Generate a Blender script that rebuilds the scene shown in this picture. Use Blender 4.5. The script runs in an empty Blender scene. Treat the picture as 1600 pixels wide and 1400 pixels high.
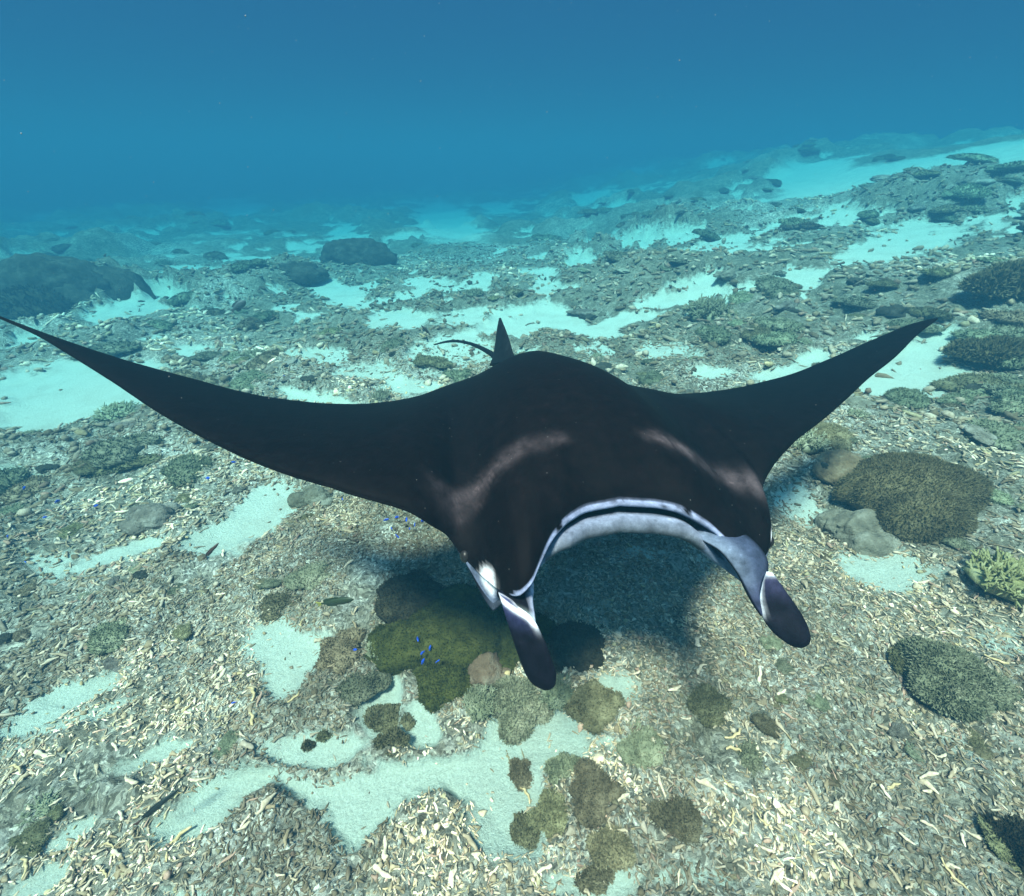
import bpy, math, random
import numpy as np
from mathutils import Vector, Matrix
random.seed(7)
RS = np.random.RandomState(11)
sc = bpy.context.scene
COL = sc.collection

# ------------------------------------------------------------------ camera
FPX = 700.0                        # focal length in pixels of the 1600 px wide photograph
PITCH = math.radians(32)
cam_d = bpy.data.cameras.new('camera')
cam = bpy.data.objects.new('camera', cam_d)
COL.objects.link(cam)
cam_d.sensor_width = 36
cam_d.lens = 36 * FPX / 1600
cam_d.clip_start = 0.02
cam_d.clip_end = 500
cam.location = (0, 0, 0)
cam.rotation_euler = (math.radians(90) - PITCH, 0, 0)
sc.camera = cam

# ------------------------------------------------------------------ light
SUN_DIR = Vector((0.19, 0.36, -0.90)).normalized()       # the way the light travels
to_sun = -SUN_DIR
sun_el = math.asin(to_sun.z)
sun_az = math.atan2(to_sun.x, to_sun.y)
sd = bpy.data.lights.new('sun', 'SUN')
sd.energy = 5.0
sd.angle = math.radians(9)
sd.color = (1.0, 0.73, 0.59)
so = bpy.data.objects.new('sun', sd)
COL.objects.link(so)
so.rotation_euler = SUN_DIR.to_track_quat('-Z', 'Y').to_euler()

world = bpy.data.worlds.new('World')
sc.world = world
world.use_nodes = True
wn, wl = world.node_tree.nodes, world.node_tree.links
wn.clear()
W_WATER = (0.009, 0.033, 0.094)      # radiance of the open water beyond what can be seen
W_K = (0.16, 0.07, 0.06)             # how fast the column of water above takes the sky's light
out = wn.new('ShaderNodeOutputWorld')
bg = wn.new('ShaderNodeBackground')
sky = wn.new('ShaderNodeTexSky')
sky.sky_type = 'NISHITA'
sky.sun_disc = False
sky.sun_elevation = sun_el
sky.sun_rotation = sun_az
tc = wn.new('ShaderNodeTexCoord')
sep = wn.new('ShaderNodeSeparateXYZ')
wl.new(tc.outputs['Generated'], sep.inputs[0])
def wmath(op, a, b=None):
    n = wn.new('ShaderNodeMath'); n.operation = op
    for i, v in enumerate((a, b)):
        if v is None: continue
        if isinstance(v, (int, float)): n.inputs[i].default_value = v
        else: wl.new(v, n.inputs[i])
    return n.outputs[0]
elev = wmath('MAXIMUM', sep.outputs['Z'], 0.02)
path = wmath('DIVIDE', 3.0, elev)                      # metres of water to the surface in that direction
win = wn.new('ShaderNodeMapRange'); win.interpolation_type = 'SMOOTHSTEP'    # Snell's window: the sky is only seen steeply overhead
win.inputs['From Min'].default_value = .60; win.inputs['From Max'].default_value = .76
wl.new(sep.outputs['Z'], win.inputs['Value'])
comb = wn.new('ShaderNodeCombineXYZ')
for i in range(3):
    wl.new(wmath('MULTIPLY', wmath('POWER', 2.71828, wmath('MULTIPLY', path, -W_K[i])), win.outputs[0]), comb.inputs[i])
skyS = wn.new('ShaderNodeVectorMath'); skyS.operation = 'SCALE'; skyS.inputs['Scale'].default_value = 0.15
wl.new(sky.outputs[0], skyS.inputs[0])
m1 = wn.new('ShaderNodeVectorMath'); m1.operation = 'MULTIPLY'
wl.new(skyS.outputs[0], m1.inputs[0]); wl.new(comb.outputs[0], m1.inputs[1])
inv = wn.new('ShaderNodeVectorMath'); inv.operation = 'SUBTRACT'; inv.inputs[0].default_value = (1, 1, 1)
wl.new(comb.outputs[0], inv.inputs[1])
m2 = wn.new('ShaderNodeVectorMath'); m2.operation = 'MULTIPLY'; m2.inputs[1].default_value = W_WATER
wl.new(inv.outputs[0], m2.inputs[0])
ad = wn.new('ShaderNodeVectorMath'); ad.operation = 'ADD'
wl.new(m1.outputs[0], ad.inputs[0]); wl.new(m2.outputs[0], ad.inputs[1])
wl.new(ad.outputs[0], bg.inputs['Color'])
bg.inputs['Strength'].default_value = 1.0
wl.new(bg.outputs[0], out.inputs['Surface'])

vs = sc.view_settings
vs.view_transform = 'Standard'; vs.look = 'None'; vs.gamma = 1; vs.use_curve_mapping = False
vs.exposure = 1.52
sc.render.engine = 'CYCLES'
sc.cycles.use_denoising = True
sc.cycles.volume_bounces = 2
sc.cycles.max_bounces = 6
sc.cycles.diffuse_bounces = 3

# ------------------------------------------------------------------ helpers
CP, SP = math.cos(PITCH), math.sin(PITCH)
def ray(px, py):
    a = (px - 800) / FPX; b = (700 - py) / FPX
    return np.array([a, CP + b * SP, -SP + b * CP])
def at(px, py, depth):
    return ray(px, py) * depth

def hash2(ix, iy, seed):
    n = (ix.astype(np.int64) * 374761393 + iy.astype(np.int64) * 668265263 + seed * 974634777) & 0xffffffff
    n = ((n ^ (n >> 13)) * 1274126177) & 0xffffffff
    n = (n ^ (n >> 16)) & 0xffffffff
    return n / 4294967295.0
def noise2(x, y, seed=0):
    x = np.asarray(x, float); y = np.asarray(y, float)
    ix = np.floor(x); iy = np.floor(y); fx = x - ix; fy = y - iy
    ux = fx * fx * (3 - 2 * fx); uy = fy * fy * (3 - 2 * fy)
    a = hash2(ix, iy, seed); b = hash2(ix + 1, iy, seed); c = hash2(ix, iy + 1, seed); d = hash2(ix + 1, iy + 1, seed)
    return (a * (1 - ux) + b * ux) * (1 - uy) + (c * (1 - ux) + d * ux) * uy
def fbm(x, y, seed=0, oct=4, lac=2.03, gain=0.5):
    t = 0; amp = 1; s = 0
    for i in range(oct):
        t = t + amp * noise2(x, y, seed + i * 17); s += amp
        x = x * lac + 13.7; y = y * lac - 7.3; amp *= gain
    return t / s
def noise3(p, seed=0):
    x, y, z = p[:, 0], p[:, 1], p[:, 2]
    return (noise2(x + z * .37, y + z * 1.13, seed) + noise2(y + 31.1 + x * .31, z + x * .91, seed + 5) + noise2(z + 7.7 - y * .41, x - y * .77, seed + 9)) / 3
def fbm3(p, seed=0, oct=4):
    t = 0; amp = 1; s = 0; q = p.copy()
    for i in range(oct):
        t = t + amp * noise3(q, seed + i * 13); s += amp; q = q * 2.07 + 5.1; amp *= .5
    return t / s
def sstep(a, b, x):
    t = np.clip((x - a) / (b - a), 0, 1); return t * t * (3 - 2 * t)

def mesh_np(name, V, F, cols=None, smooth=True, mats=None, fmat=None):
    V = np.asarray(V, np.float32); F = np.asarray(F, np.int32)
    me = bpy.data.meshes.new(name)
    k = F.shape[1]
    me.vertices.add(len(V)); me.vertices.foreach_set('co', V.ravel())
    me.loops.add(F.size); me.loops.foreach_set('vertex_index', F.ravel())
    me.polygons.add(len(F))
    me.polygons.foreach_set('loop_start', np.arange(0, F.size, k, dtype=np.int32))
    me.polygons.foreach_set('loop_total', np.full(len(F), k, np.int32))
    if smooth: me.polygons.foreach_set('use_smooth', np.ones(len(F), bool))
    if fmat is not None: me.polygons.foreach_set('material_index', np.asarray(fmat, np.int32))
    me.update(calc_edges=True)
    if cols is not None:
        at_ = me.color_attributes.new('Col', 'FLOAT_COLOR', 'POINT')
        c = np.ones((len(V), 4), np.float32); c[:, :cols.shape[1]] = cols
        at_.data.foreach_set('color', c.ravel())
    for m in (mats or []): me.materials.append(m)
    return me
def link(name, me, parent=None, loc=None, rot=None, scale=None):
    o = bpy.data.objects.new(name, me); COL.objects.link(o)
    if parent is not None: o.parent = parent
    if loc is not None: o.location = loc
    if rot is not None: o.rotation_euler = rot
    if scale is not None: o.scale = scale
    return o
def tag(o, label=None, cat=None, group=None, kind=None):
    if label: o['label'] = label
    if cat: o['category'] = cat
    if group: o['group'] = group
    if kind: o['kind'] = kind
    return o
def empty(name, loc=(0, 0, 0)):
    o = bpy.data.objects.new(name, None); COL.objects.link(o); o.location = loc; o.empty_display_size = .1
    return o
def grid_faces(n, m, closed=False):
    i = np.arange(n - 1)[:, None]; j = np.arange(m if closed else m - 1)[None, :]
    j2 = (j + 1) % m
    return np.stack([(i * m + j), (i * m + j2), ((i + 1) * m + j2), ((i + 1) * m + j)], -1).reshape(-1, 4)

# ------------------------------------------------------------------ materials
def mat(name, rough=0.9, spec=0.2):
    m = bpy.data.materials.new(name); m.use_nodes = True
    nt = m.node_tree; b = nt.nodes['Principled BSDF']
    b.inputs['Roughness'].default_value = rough
    b.inputs['Specular IOR Level'].default_value = spec
    return m, nt, b
def N(nt, t, **kw):
    n = nt.nodes.new(t)
    for k, v in kw.items(): setattr(n, k, v)
    return n
def noise_n(nt, vec, scale, detail=4, rough=.6):
    n = N(nt, 'ShaderNodeTexNoise'); n.inputs['Scale'].default_value = scale; n.inputs['Detail'].default_value = detail
    n.inputs['Roughness'].default_value = rough
    if vec is not None: nt.links.new(vec, n.inputs['Vector'])
    return n.outputs['Fac']
def ramp(nt, fac, stops):
    r = N(nt, 'ShaderNodeValToRGB'); e = r.color_ramp.elements
    while len(e) < len(stops): e.new(.5)
    for i, (p, c) in enumerate(stops):
        e[i].position = p; e[i].color = (c + (1,)) if len(c) == 3 else c
    nt.links.new(fac, r.inputs[0]); return r.outputs[0]
def mixc(nt, f, a, b, mode='MIX'):
    n = N(nt, 'ShaderNodeMix', data_type='RGBA', blend_type=mode)
    for s, v in ((n.inputs[0], f), (n.inputs[6], a), (n.inputs[7], b)):
        if isinstance(v, (int, float)): s.default_value = v
        elif isinstance(v, tuple): s.default_value = v + (1,) if len(v) == 3 else v
        else: nt.links.new(v, s)
    return n.outputs[2]
def bump(nt, b, h, strength=.5, dist=.01, prev=None):
    n = N(nt, 'ShaderNodeBump'); n.inputs['Strength'].default_value = strength; n.inputs['Distance'].default_value = dist
    nt.links.new(h, n.inputs['Height'])
    if prev is not None: nt.links.new(prev, n.inputs['Normal'])
    nt.links.new(n.outputs[0], b.inputs['Normal']); return n.outputs[0]
def objcoord(nt): return N(nt, 'ShaderNodeTexCoord').outputs['Object']
def attr(nt, nm='Col'):
    a = N(nt, 'ShaderNodeAttribute'); a.attribute_name = nm; return a.outputs['Color']

def coral_mat(name, c1, c2, c3, scale=18, bstr=.6, bdist=.01, vary=.12, rough=.9):
    m, nt, b = mat(name, rough, .15)
    oc = objcoord(nt)
    info = N(nt, 'ShaderNodeObjectInfo')
    n1 = noise_n(nt, oc, scale, 6, .7)
    col = ramp(nt, n1, [(.3, c1), (.5, c2), (.72, c3)])
    hs = N(nt, 'ShaderNodeHueSaturation')
    mr = N(nt, 'ShaderNodeMapRange'); mr.inputs['To Min'].default_value = 1 - 3 * vary; mr.inputs['To Max'].default_value = 1 + 3 * vary
    nt.links.new(info.outputs['Random'], mr.inputs['Value'])
    nt.links.new(mr.outputs[0], hs.inputs['Value'])
    mr2 = N(nt, 'ShaderNodeMapRange'); mr2.inputs['To Min'].default_value = .5 - vary * .25; mr2.inputs['To Max'].default_value = .5 + vary * .25
    fr = N(nt, 'ShaderNodeMath', operation='FRACT'); mu = N(nt, 'ShaderNodeMath', operation='MULTIPLY'); mu.inputs[1].default_value = 17.3
    nt.links.new(info.outputs['Random'], mu.inputs[0]); nt.links.new(mu.outputs[0], fr.inputs[0]); nt.links.new(fr.outputs[0], mr2.inputs['Value'])
    nt.links.new(mr2.outputs[0], hs.inputs['Hue'])
    nt.links.new(col, hs.inputs['Color'])
    nt.links.new(hs.outputs[0], b.inputs['Base Color'])
    bump(nt, b, noise_n(nt, oc, scale * 5, 5, .7), bstr, bdist)
    return m
M_ALGAE = coral_mat('brown_algae', (.07, .058, .030), (.17, .14, .075), (.32, .27, .16), 14)
M_ALGAE2 = coral_mat('grey_green_algae', (.08, .085, .050), (.20, .20, .12), (.38, .36, .24), 14)
M_OLIVE = coral_mat('olive_coral', (.032, .034, .009), (.075, .073, .017), (.135, .125, .036), 22, .9, .012, .03)
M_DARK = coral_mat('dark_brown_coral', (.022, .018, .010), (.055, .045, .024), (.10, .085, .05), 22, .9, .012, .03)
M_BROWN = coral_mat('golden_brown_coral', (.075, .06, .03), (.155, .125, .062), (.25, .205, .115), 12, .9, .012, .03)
M_FINGER = coral_mat('pale_finger_coral', (.12, .125, .075), (.27, .27, .17), (.48, .46, .34), 30, .5, .005, .1)
M_YELLOW = coral_mat('yellow_green_coral', (.12, .12, .045), (.27, .26, .11), (.48, .46, .27), 30, .5, .005, .04)
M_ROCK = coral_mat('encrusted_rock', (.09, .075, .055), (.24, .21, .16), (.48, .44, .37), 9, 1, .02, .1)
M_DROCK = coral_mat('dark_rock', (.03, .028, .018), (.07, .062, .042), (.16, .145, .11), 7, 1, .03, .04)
M_PINK = coral_mat('pink_crusted_rock', (.10, .065, .04), (.24, .16, .10), (.42, .36, .27), 9, 1, .02, .05)

def seabed_mat():
    m, nt, b = mat('seabed_sand_and_rubble', .95, .1)
    L = nt.links
    oc = objcoord(nt)
    at_ = N(nt, 'ShaderNodeAttribute'); at_.attribute_name = 'Col'
    sp = N(nt, 'ShaderNodeSeparateColor'); L.new(at_.outputs['Color'], sp.inputs[0])
    warp = N(nt, 'ShaderNodeTexNoise'); warp.inputs['Scale'].default_value = 9; warp.inputs['Detail'].default_value = 3; L.new(oc, warp.inputs['Vector'])
    wv = N(nt, 'ShaderNodeVectorMath', operation='SCALE'); wv.inputs['Scale'].default_value = .14; L.new(warp.outputs['Color'], wv.inputs[0])
    av = N(nt, 'ShaderNodeVectorMath', operation='ADD'); L.new(oc, av.inputs[0]); L.new(wv.outputs[0], av.inputs[1])
    v1 = N(nt, 'ShaderNodeTexVoronoi'); v1.inputs['Scale'].default_value = 34; L.new(av.outputs[0], v1.inputs['Vector'])
    sc1 = N(nt, 'ShaderNodeSeparateColor'); L.new(v1.outputs['Color'], sc1.inputs[0])
    c_small = ramp(nt, sc1.outputs[0], [(0., (.17, .14, .10)), (.3, (.36, .32, .25)), (.6, (.54, .50, .42)), (.9, (.76, .72, .64))])
    n_mid = noise_n(nt, oc, 3.2, 6, .65)
    c_mid = ramp(nt, n_mid, [(.34, (.15, .13, .09)), (.48, (.34, .31, .24)), (.62, (.54, .50, .42)), (.75, (.68, .64, .56))])
    c_r = mixc(nt, .5, c_small, c_mid)
    v2 = N(nt, 'ShaderNodeTexVoronoi'); v2.inputs['Scale'].default_value = 110; L.new(av.outputs[0], v2.inputs['Vector'])
    sc2 = N(nt, 'ShaderNodeSeparateColor'); L.new(v2.outputs['Color'], sc2.inputs[0])
    c_r = mixc(nt, 1.0, c_r, ramp(nt, sc2.outputs[1], [(0, (.30, .29, .27)), (.45, (.85, .84, .82)), (.85, (1.25, 1.22, 1.2)), (.97, (1.9, 1.9, 1.85))]), 'MULTIPLY')
    vd = N(nt, 'ShaderNodeTexVoronoi', feature='DISTANCE_TO_EDGE'); vd.inputs['Scale'].default_value = 60; L.new(av.outputs[0], vd.inputs['Vector'])
    vh = ramp(nt, vd.outputs['Distance'], [(0, (0, 0, 0)), (.18, (1, 1, 1))])
    n_big = noise_n(nt, oc, .9, 5, .6)
    c_r = mixc(nt, ramp(nt, n_big, [(.42, (.35, .35, .35)), (.60, (0, 0, 0))]), c_r, (.11, .10, .06))
    n_al = noise_n(nt, oc, 7, 6, .7)
    c_al = ramp(nt, n_al, [(.33, (.05, .046, .024)), (.47, (.12, .11, .065)), (.60, (.24, .22, .15)), (.70, (.48, .45, .37))])
    gm = N(nt, 'ShaderNodeMath', operation='MULTIPLY'); gm.inputs[1].default_value = .9; L.new(sp.outputs[1], gm.inputs[0])
    c_r = mixc(nt, gm.outputs[0], c_r, c_al)
    sn = noise_n(nt, oc, 160, 3, .7)
    c_s = ramp(nt, sn, [(.3, (.47, .52, .44)), (.55, (.60, .67, .57)), (.75, (.70, .77, .67))])
    sn2 = noise_n(nt, oc, 5, 4, .6)
    c_s = mixc(nt, ramp(nt, sn2, [(.45, (0, 0, 0)), (.7, (.30, .30, .30))]), c_s, (.38, .34, .26))
    # ragged edge between sand and rubble
    en = noise_n(nt, oc, 22, 5, .75)
    ma = N(nt, 'ShaderNodeMath', operation='MULTIPLY_ADD'); ma.inputs[1].default_value = 1.5; ma.inputs[2].default_value = -.75; L.new(en, ma.inputs[0])
    ms = N(nt, 'ShaderNodeMath', operation='ADD'); L.new(ma.outputs[0], ms.inputs[0]); L.new(sp.outputs[0], ms.inputs[1])
    fac = ramp(nt, ms.outputs[0], [(.30, (0, 0, 0)), (.62, (1, 1, 1))])
    L.new(mixc(nt, fac, c_r, c_s), b.inputs['Base Color'])
    hn = noise_n(nt, oc, 55, 6, .8)
    p = bump(nt, b, hn, 1.0, .016)
    p = bump(nt, b, mixc(nt, fac, vh, (1, 1, 1)), .5, .006, p)
    bump(nt, b, sn, .25, .003, p)
    return m
def rubble_mat():
    m, nt, b = mat('coral_rubble', .85, .2)
    oc = objcoord(nt)
    n1 = noise_n(nt, oc, 60, 4, .7)
    shade = ramp(nt, n1, [(.3, (.55, .52, .45)), (.7, (1.15, 1.15, 1.12))])
    nt.links.new(mixc(nt, 1.0, attr(nt), shade, 'MULTIPLY'), b.inputs['Base Color'])
    bump(nt, b, noise_n(nt, oc, 220, 3, .6), .5, .002)
    return m
M_SEABED = seabed_mat(); M_RUBBLE = rubble_mat()

# ------------------------------------------------------------------ seabed
H0 = -1.5
def base_h(x, y):
    sp = np.log1p(np.exp(np.clip((x - .6) * 2.2, -30, 30))) / 2.2
    rise = .21 * sp
    rise = np.where(rise > 1.75, 1.75 + (1 - np.exp(-(rise - 1.75) / .5)) * .5, rise)
    left = -.02 * np.minimum(x, 0) * -1
    far = -.25 * sstep(6, 30, y)
    und = .10 * (fbm(x * .35 + 3, y * .35, 3, 3) - .5) * sstep(1., 6, np.hypot(x, y)) * 4
    return H0 + rise + left + far + und
def ground(px, py, h=None):
    """world point of the seabed seen at a pixel of the photograph"""
    d = ray(px, py); s = 0.3; prev = 0.
    while s < 70:
        p = d * s
        if p[2] < float(base_h(p[0], p[1])):
            lo, hi = prev, s
            for _ in range(30):
                mid = (lo + hi) / 2; q = d * mid
                if q[2] < float(base_h(q[0], q[1])): hi = mid
                else: lo = mid
            return d * hi
        prev = s; s *= 1.04
    return d * 40
PATCHES = [ # px, py, half width, half height, tilt in degrees (photo), strength
 (440,1010,48,50,20,1),(425,1050,30,30,0,1),(430,795,55,30,-20,1),(395,830,70,28,-25,1),(700,1180,200,48,0,1.1),(790,1240,58,80,0,1),(835,1150,60,60,0,1),
 (600,1090,26,42,10,1),(655,1125,25,30,0,1),(500,1150,70,22,-10,1),(365,1235,95,24,-25,1),(250,1180,60,14,-20,.8),(110,1085,85,20,-22,1),(50,1130,50,14,-25,.9),
 (105,610,120,44,-8,1.2),(40,650,60,30,0,1),(38,740,34,12,0,.9),(205,865,65,12,-10,.9),(90,880,50,18,0,.6),(850,500,66,18,0,1.15),(925,515,40,10,0,1),(790,515,40,14,0,1),
 (620,497,46,12,0,1),(528,460,34,20,0,1.1),(560,478,24,10,0,1),(692,342,44,22,10,1.2),(775,325,22,9,0,1),(925,315,24,9,0,1),(368,325,40,10,0,1),(538,362,22,14,0,1),(295,427,38,11,0,1),(240,466,44,8,0,1),
 (905,415,24,11,0,1),(840,428,36,9,0,.9),(990,383,46,8,-5,1),(1060,465,55,10,-4,1.1),(985,497,46,9,-8,1),(1265,272,62,14,-16,1.2),(1290,295,36,8,0,.9),(1460,262,40,8,-14,.8),
 (1408,380,62,24,-10,1.25),(1380,395,50,14,-10,1),(1425,570,70,42,-8,1.2),(1390,600,50,24,0,1),(1230,578,42,10,-8,1),(1270,565,30,9,-6,1),(1040,545,36,12,0,.7),(960,1065,40,26,0,.8),(1380,885,70,30,8,.8),(1270,800,40,16,0,.6),(1240,780,32,30,0,.7),
 (1590,355,30,8,-20,1),(1560,340,44,7,-22,.8),(480,622,60,9,5,1),(640,605,40,9,0,.8),(530,635,50,8,0,1),(720,500,40,10,0,.7),(600,300,60,7,0,.6),(960,300,50,7,0,.6),(1150,240,60,8,-10,.6),(1000,268,30,6,0,.7),(1080,1385,60,20,0,.4),
 (960,1385,46,30,0,1),(890,1370,40,20,0,.7),(1160,950,70,20,30,.3),(340,1395,60,18,0,.5),(120,1300,50,14,-30,.7),(60,1370,60,20,-30,.8),(110,1130,120,12,-25,.6),(1000,870,40,16,0,.5),(1560,1000,40,20,20,.5),(1500,1160,50,16,30,.4),(1230,1180,40,16,30,.4),(660,440,50,8,0,.7),(1110,585,30,8,0,.8),(590,590,40,8,0,.8),(180,440,60,6,0,.8),(100,425,70,8,0,.9)]
PW = []
for (px, py, rx, ry, tilt, st) in PATCHES:
    t = math.radians(-tilt); c0 = ground(px, py)
    dx, dy = math.cos(t), -math.sin(t)
    a = (ground(px + rx * dx, py - rx * -dy if False else py + rx * dy) - c0)[:2]
    b = (ground(px - ry * dy, py + ry * dx) - c0)[:2]
    if not np.isfinite(a).all() or np.hypot(*a) > 12 or np.hypot(*b) > 9: 
        a = a / max(1, np.hypot(*a) / 8); b = b / max(1, np.hypot(*b) / 5)
    Mx = np.array([a, b]).T
    if abs(np.linalg.det(Mx)) < 1e-7: continue
    PW.append((c0[:2], np.linalg.inv(Mx), st, math.hypot(np.hypot(*a), np.hypot(*b))))
for px, py, ra, rb in ((1500, 262, 2.0, .9), (1565, 235, 2.6, 1.3)):
    c0 = ground(px, py); u = c0[:2] / np.hypot(*c0[:2]); Mx = np.array([[u[1] * ra, u[0] * rb], [-u[0] * ra, u[1] * rb]])
    PW.append((c0[:2], np.linalg.inv(Mx), 1.2, ra + rb))
def sand_mask(x, y):
    s = np.zeros_like(x)
    r = np.hypot(x, y)
    k = 1 / np.clip(r * .22, .12, 2.0)
    wx = (fbm(x * 4.5, y * 4.5, 21, 4) - .5); wy = (fbm(x * 4.5 + 9, y * 4.5, 22, 4) - .5)
    wx2 = (fbm(x * 1.1, y * 1.1, 23, 3) - .5); wy2 = (fbm(x * 1.1 + 9, y * 1.1, 24, 3) - .5)
    for c, Mi, st, R in PW:
        wa = min(.26, R * .55); wb = min(1.5, R * .5)
        X = x + wx * wa * 2 + wx2 * wb; Y = y + wy * wa * 2 + wy2 * wb
        dx = X - c[0]; dy = Y - c[1]
        u = Mi[0, 0] * dx + Mi[0, 1] * dy; v = Mi[1, 0] * dx + Mi[1, 1] * dy
        s = np.maximum(s, st * sstep(1.75, .6, np.hypot(u, v)))
    bgn = .45 * fbm(x * .8 + 50, y * .8, 31, 4) + .55 * fbm(x * 2.3 + 50, y * 2.3, 33, 5)
    s = np.maximum(s, sstep(.535, .60, bgn) * .75 * sstep(2, 4.5, r))
    return s
def reef_cover(x, y):
    """how much of the seabed is grown over with algae and low coral rather than bare rubble"""
    r = np.hypot(x, y)
    f = fbm(x * .7 + 3, y * .7, 61, 5)
    region = sstep(2.2, 4.6, r + .25 * x) * .55
    near = sstep(.15, .55, x) * sstep(2.4, 1.3, y) * .9
    return np.clip(.62 * sstep(.60, .46, f + .14 - region * .36 - near * .10) * np.maximum(.2 + .8 * sstep(1.6, 4.2, r), near * .8), 0, 1)
def seabed_h(x, y, s=None):
    if s is None: s = sand_mask(x, y)
    r = np.hypot(x, y)
    b = base_h(x, y)
    rub = 1 - np.clip(s, 0, 1)
    lump = (fbm(x * 2.1, y * 2.1, 41, 4) - .42) * .22 * (.35 + .65 * sstep(.8, 3.5, r))
    med = (fbm(x * 9, y * 9, 43, 4) - .45) * .055
    fine = (fbm(x * 38, y * 38, 47, 3) - .45) * .026
    big = np.maximum(fbm(x * .55 + 8, y * .55, 53, 4) - .48, 0) * 1.5 * sstep(3.5, 9, r)
    return b + rub * (lump + med + fine + .012 + big) + (1 - rub) * (-.012 + .004 * noise2(x * 14, y * 14, 3))

def build_seabed():
    A1 = np.radians(np.linspace(-76, 76, 600)); A2 = np.radians(np.linspace(76, 284, 70))[1:-1]
    A = np.concatenate([A1, A2])
    R = .22 * (62 / .22) ** np.linspace(0, 1, 540)
    rr, aa = np.meshgrid(R, A, indexing='ij')
    x = rr * np.sin(aa); y = rr * np.cos(aa)
    s = sand_mask(x, y); z = seabed_h(x, y, s)
    V = np.stack([x, y, z], -1).reshape(-1, 3)
    F = grid_faces(len(R), len(A), True)
    V = np.vstack([V, [[0, 0, H0]]]); ci = len(V) - 1
    m = len(A)
    # centre fan written as thin quads
    j = np.arange(0, m)
    F = np.vstack([F, np.stack([np.full(m, ci), (j + 1) % m, j, np.full(m, ci)], -1)[:0]])
    cols = np.zeros((len(V), 3), np.float32); cols[:-1, 0] = np.clip(s, 0, 1).ravel(); cols[:-1, 1] = reef_cover(x, y).ravel()
    V = V[:-1]; cols = cols[:-1]
    F = F[:, ::-1]
    me = mesh_np('seabed', V, F, cols, True, [M_SEABED])
    o = link('seabed', me); tag(o, kind='structure')
    # small disc under the camera closes the middle
    q = np.linspace(0, 2 * np.pi, 40, endpoint=False)
    rad = np.linspace(.001, .24, 8)
    gx = rad[:, None] * np.cos(q); gy = rad[:, None] * np.sin(q)
    gz = seabed_h(gx, gy) - .004
    me2 = mesh_np('seabed', np.stack([gx, gy, gz], -1).reshape(-1, 3), grid_faces(8, 40, True), np.zeros((320, 3)), True, [M_SEABED])
    tag(link('seabed', me2), kind='structure')
build_seabed()

# haze box: the water itself
def build_haze():
    x0, y0, z0, x1, y1, z1 = -66, -66, -5.0, 66, 66, 1.5
    V = [(x, y, z) for z in (z0, z1) for x, y in ((x0, y0), (x1, y0), (x1, y1), (x0, y1))]
    F = [(3, 2, 1, 0), (4, 5, 6, 7), (0, 1, 5, 4), (1, 2, 6, 5), (2, 3, 7, 6), (3, 0, 4, 7)]
    m = bpy.data.materials.new('clear_sea_water'); m.use_nodes = True
    nt = m.node_tree; nt.nodes.clear()
    o = N(nt, 'ShaderNodeOutputMaterial'); v = N(nt, 'ShaderNodeVolumePrincipled')
    v.inputs['Density'].default_value = .27
    v.inputs['Color'].default_value = (.020, .082, .130, 1)
    v.inputs['Absorption Color'].default_value = (.022, .45, .56, 1)
    v.inputs['Anisotropy'].default_value = .0
    nt.links.new(v.outputs[0], o.inputs['Volume'])
    me = mesh_np('haze', V, F, None, False, [m])
    tag(link('haze', me), kind='stuff')
build_haze()

# ------------------------------------------------------------------ manta ray
POSE = [0.112811, 1.183484, -0.65615, 0.154539, -0.253387, 0.045758, -0.174128, 0.306058]
def pose_matrix():
    yaw, pitch, roll = POSE[3:6]
    cy, sy = math.cos(yaw), math.sin(yaw); cp, sp = math.cos(pitch), math.sin(pitch); cr, sr = math.cos(roll), math.sin(roll)
    return np.array([[cy, -sy, 0], [sy, cy, 0], [0, 0, 1]]) @ np.array([[1, 0, 0], [0, cp, -sp], [0, sp, cp]]) @ np.array([[cr, 0, sr], [0, 1, 0], [-sr, 0, cr]]) @ np.diag([-1., -1., 1.])
PM = pose_matrix(); PT = np.array(POSE[:3])
def to_local(w): return (np.asarray(w) - PT) @ PM
def pchip(x, tab):
    tab = np.array(tab, float); xs = tab[:, 0]; ys = tab[:, 1:]
    h = np.diff(xs)[:, None]; d = np.diff(ys, axis=0) / h
    m = np.zeros_like(ys); m[0] = d[0]; m[-1] = d[-1]
    for i in range(1, len(xs) - 1):
        w1 = 2 * h[i] + h[i - 1]; w2 = h[i] + 2 * h[i - 1]
        ok = d[i - 1] * d[i] > 0
        with np.errstate(all='ignore'):
            m[i] = np.where(ok, (w1 + w2) / (w1 / d[i - 1] + w2 / d[i]), 0)
    x = np.clip(np.atleast_1d(x), xs[0], xs[-1]); i = np.clip(np.searchsorted(xs, x) - 1, 0, len(h) - 1)
    s = ((x - xs[i]) / h[i, 0])[:, None]; hh = h[i]
    return (2*s**3-3*s**2+1)*ys[i]+(s**3-2*s**2+s)*hh*m[i]+(-2*s**3+3*s**2)*ys[i+1]+(s**3-s**2)*hh*m[i+1]
HEAD = [(0,.564),(.06,.569),(.1,.592),(.14,.626),(.17,.668),(.19,.695),(.205,.70),(.225,.675),(.25,.62),(.28,.58)]
LEL = HEAD + [(.31,.56),(.35,.575),(.4,.57),(.46,.56),(.55,.525),(.64,.475),(.75,.395),(.88,.29),(1.06,.13),(1.24,-.015),(1.37,-.11),(1.5,-.175)]
LER = [(0,.564),(.06,.567),(.1,.58),(.14,.60),(.17,.612),(.19,.625),(.205,.632),(.225,.635),(.25,.63),(.28,.615)] + [(.30,.59),(.32,.545),(.335,.505),(.38,.465),(.49,.39),(.64,.30),(.80,.20),(.96,.10),(1.13,.01),(1.37,-.13),(1.52,-.20)]
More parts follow.
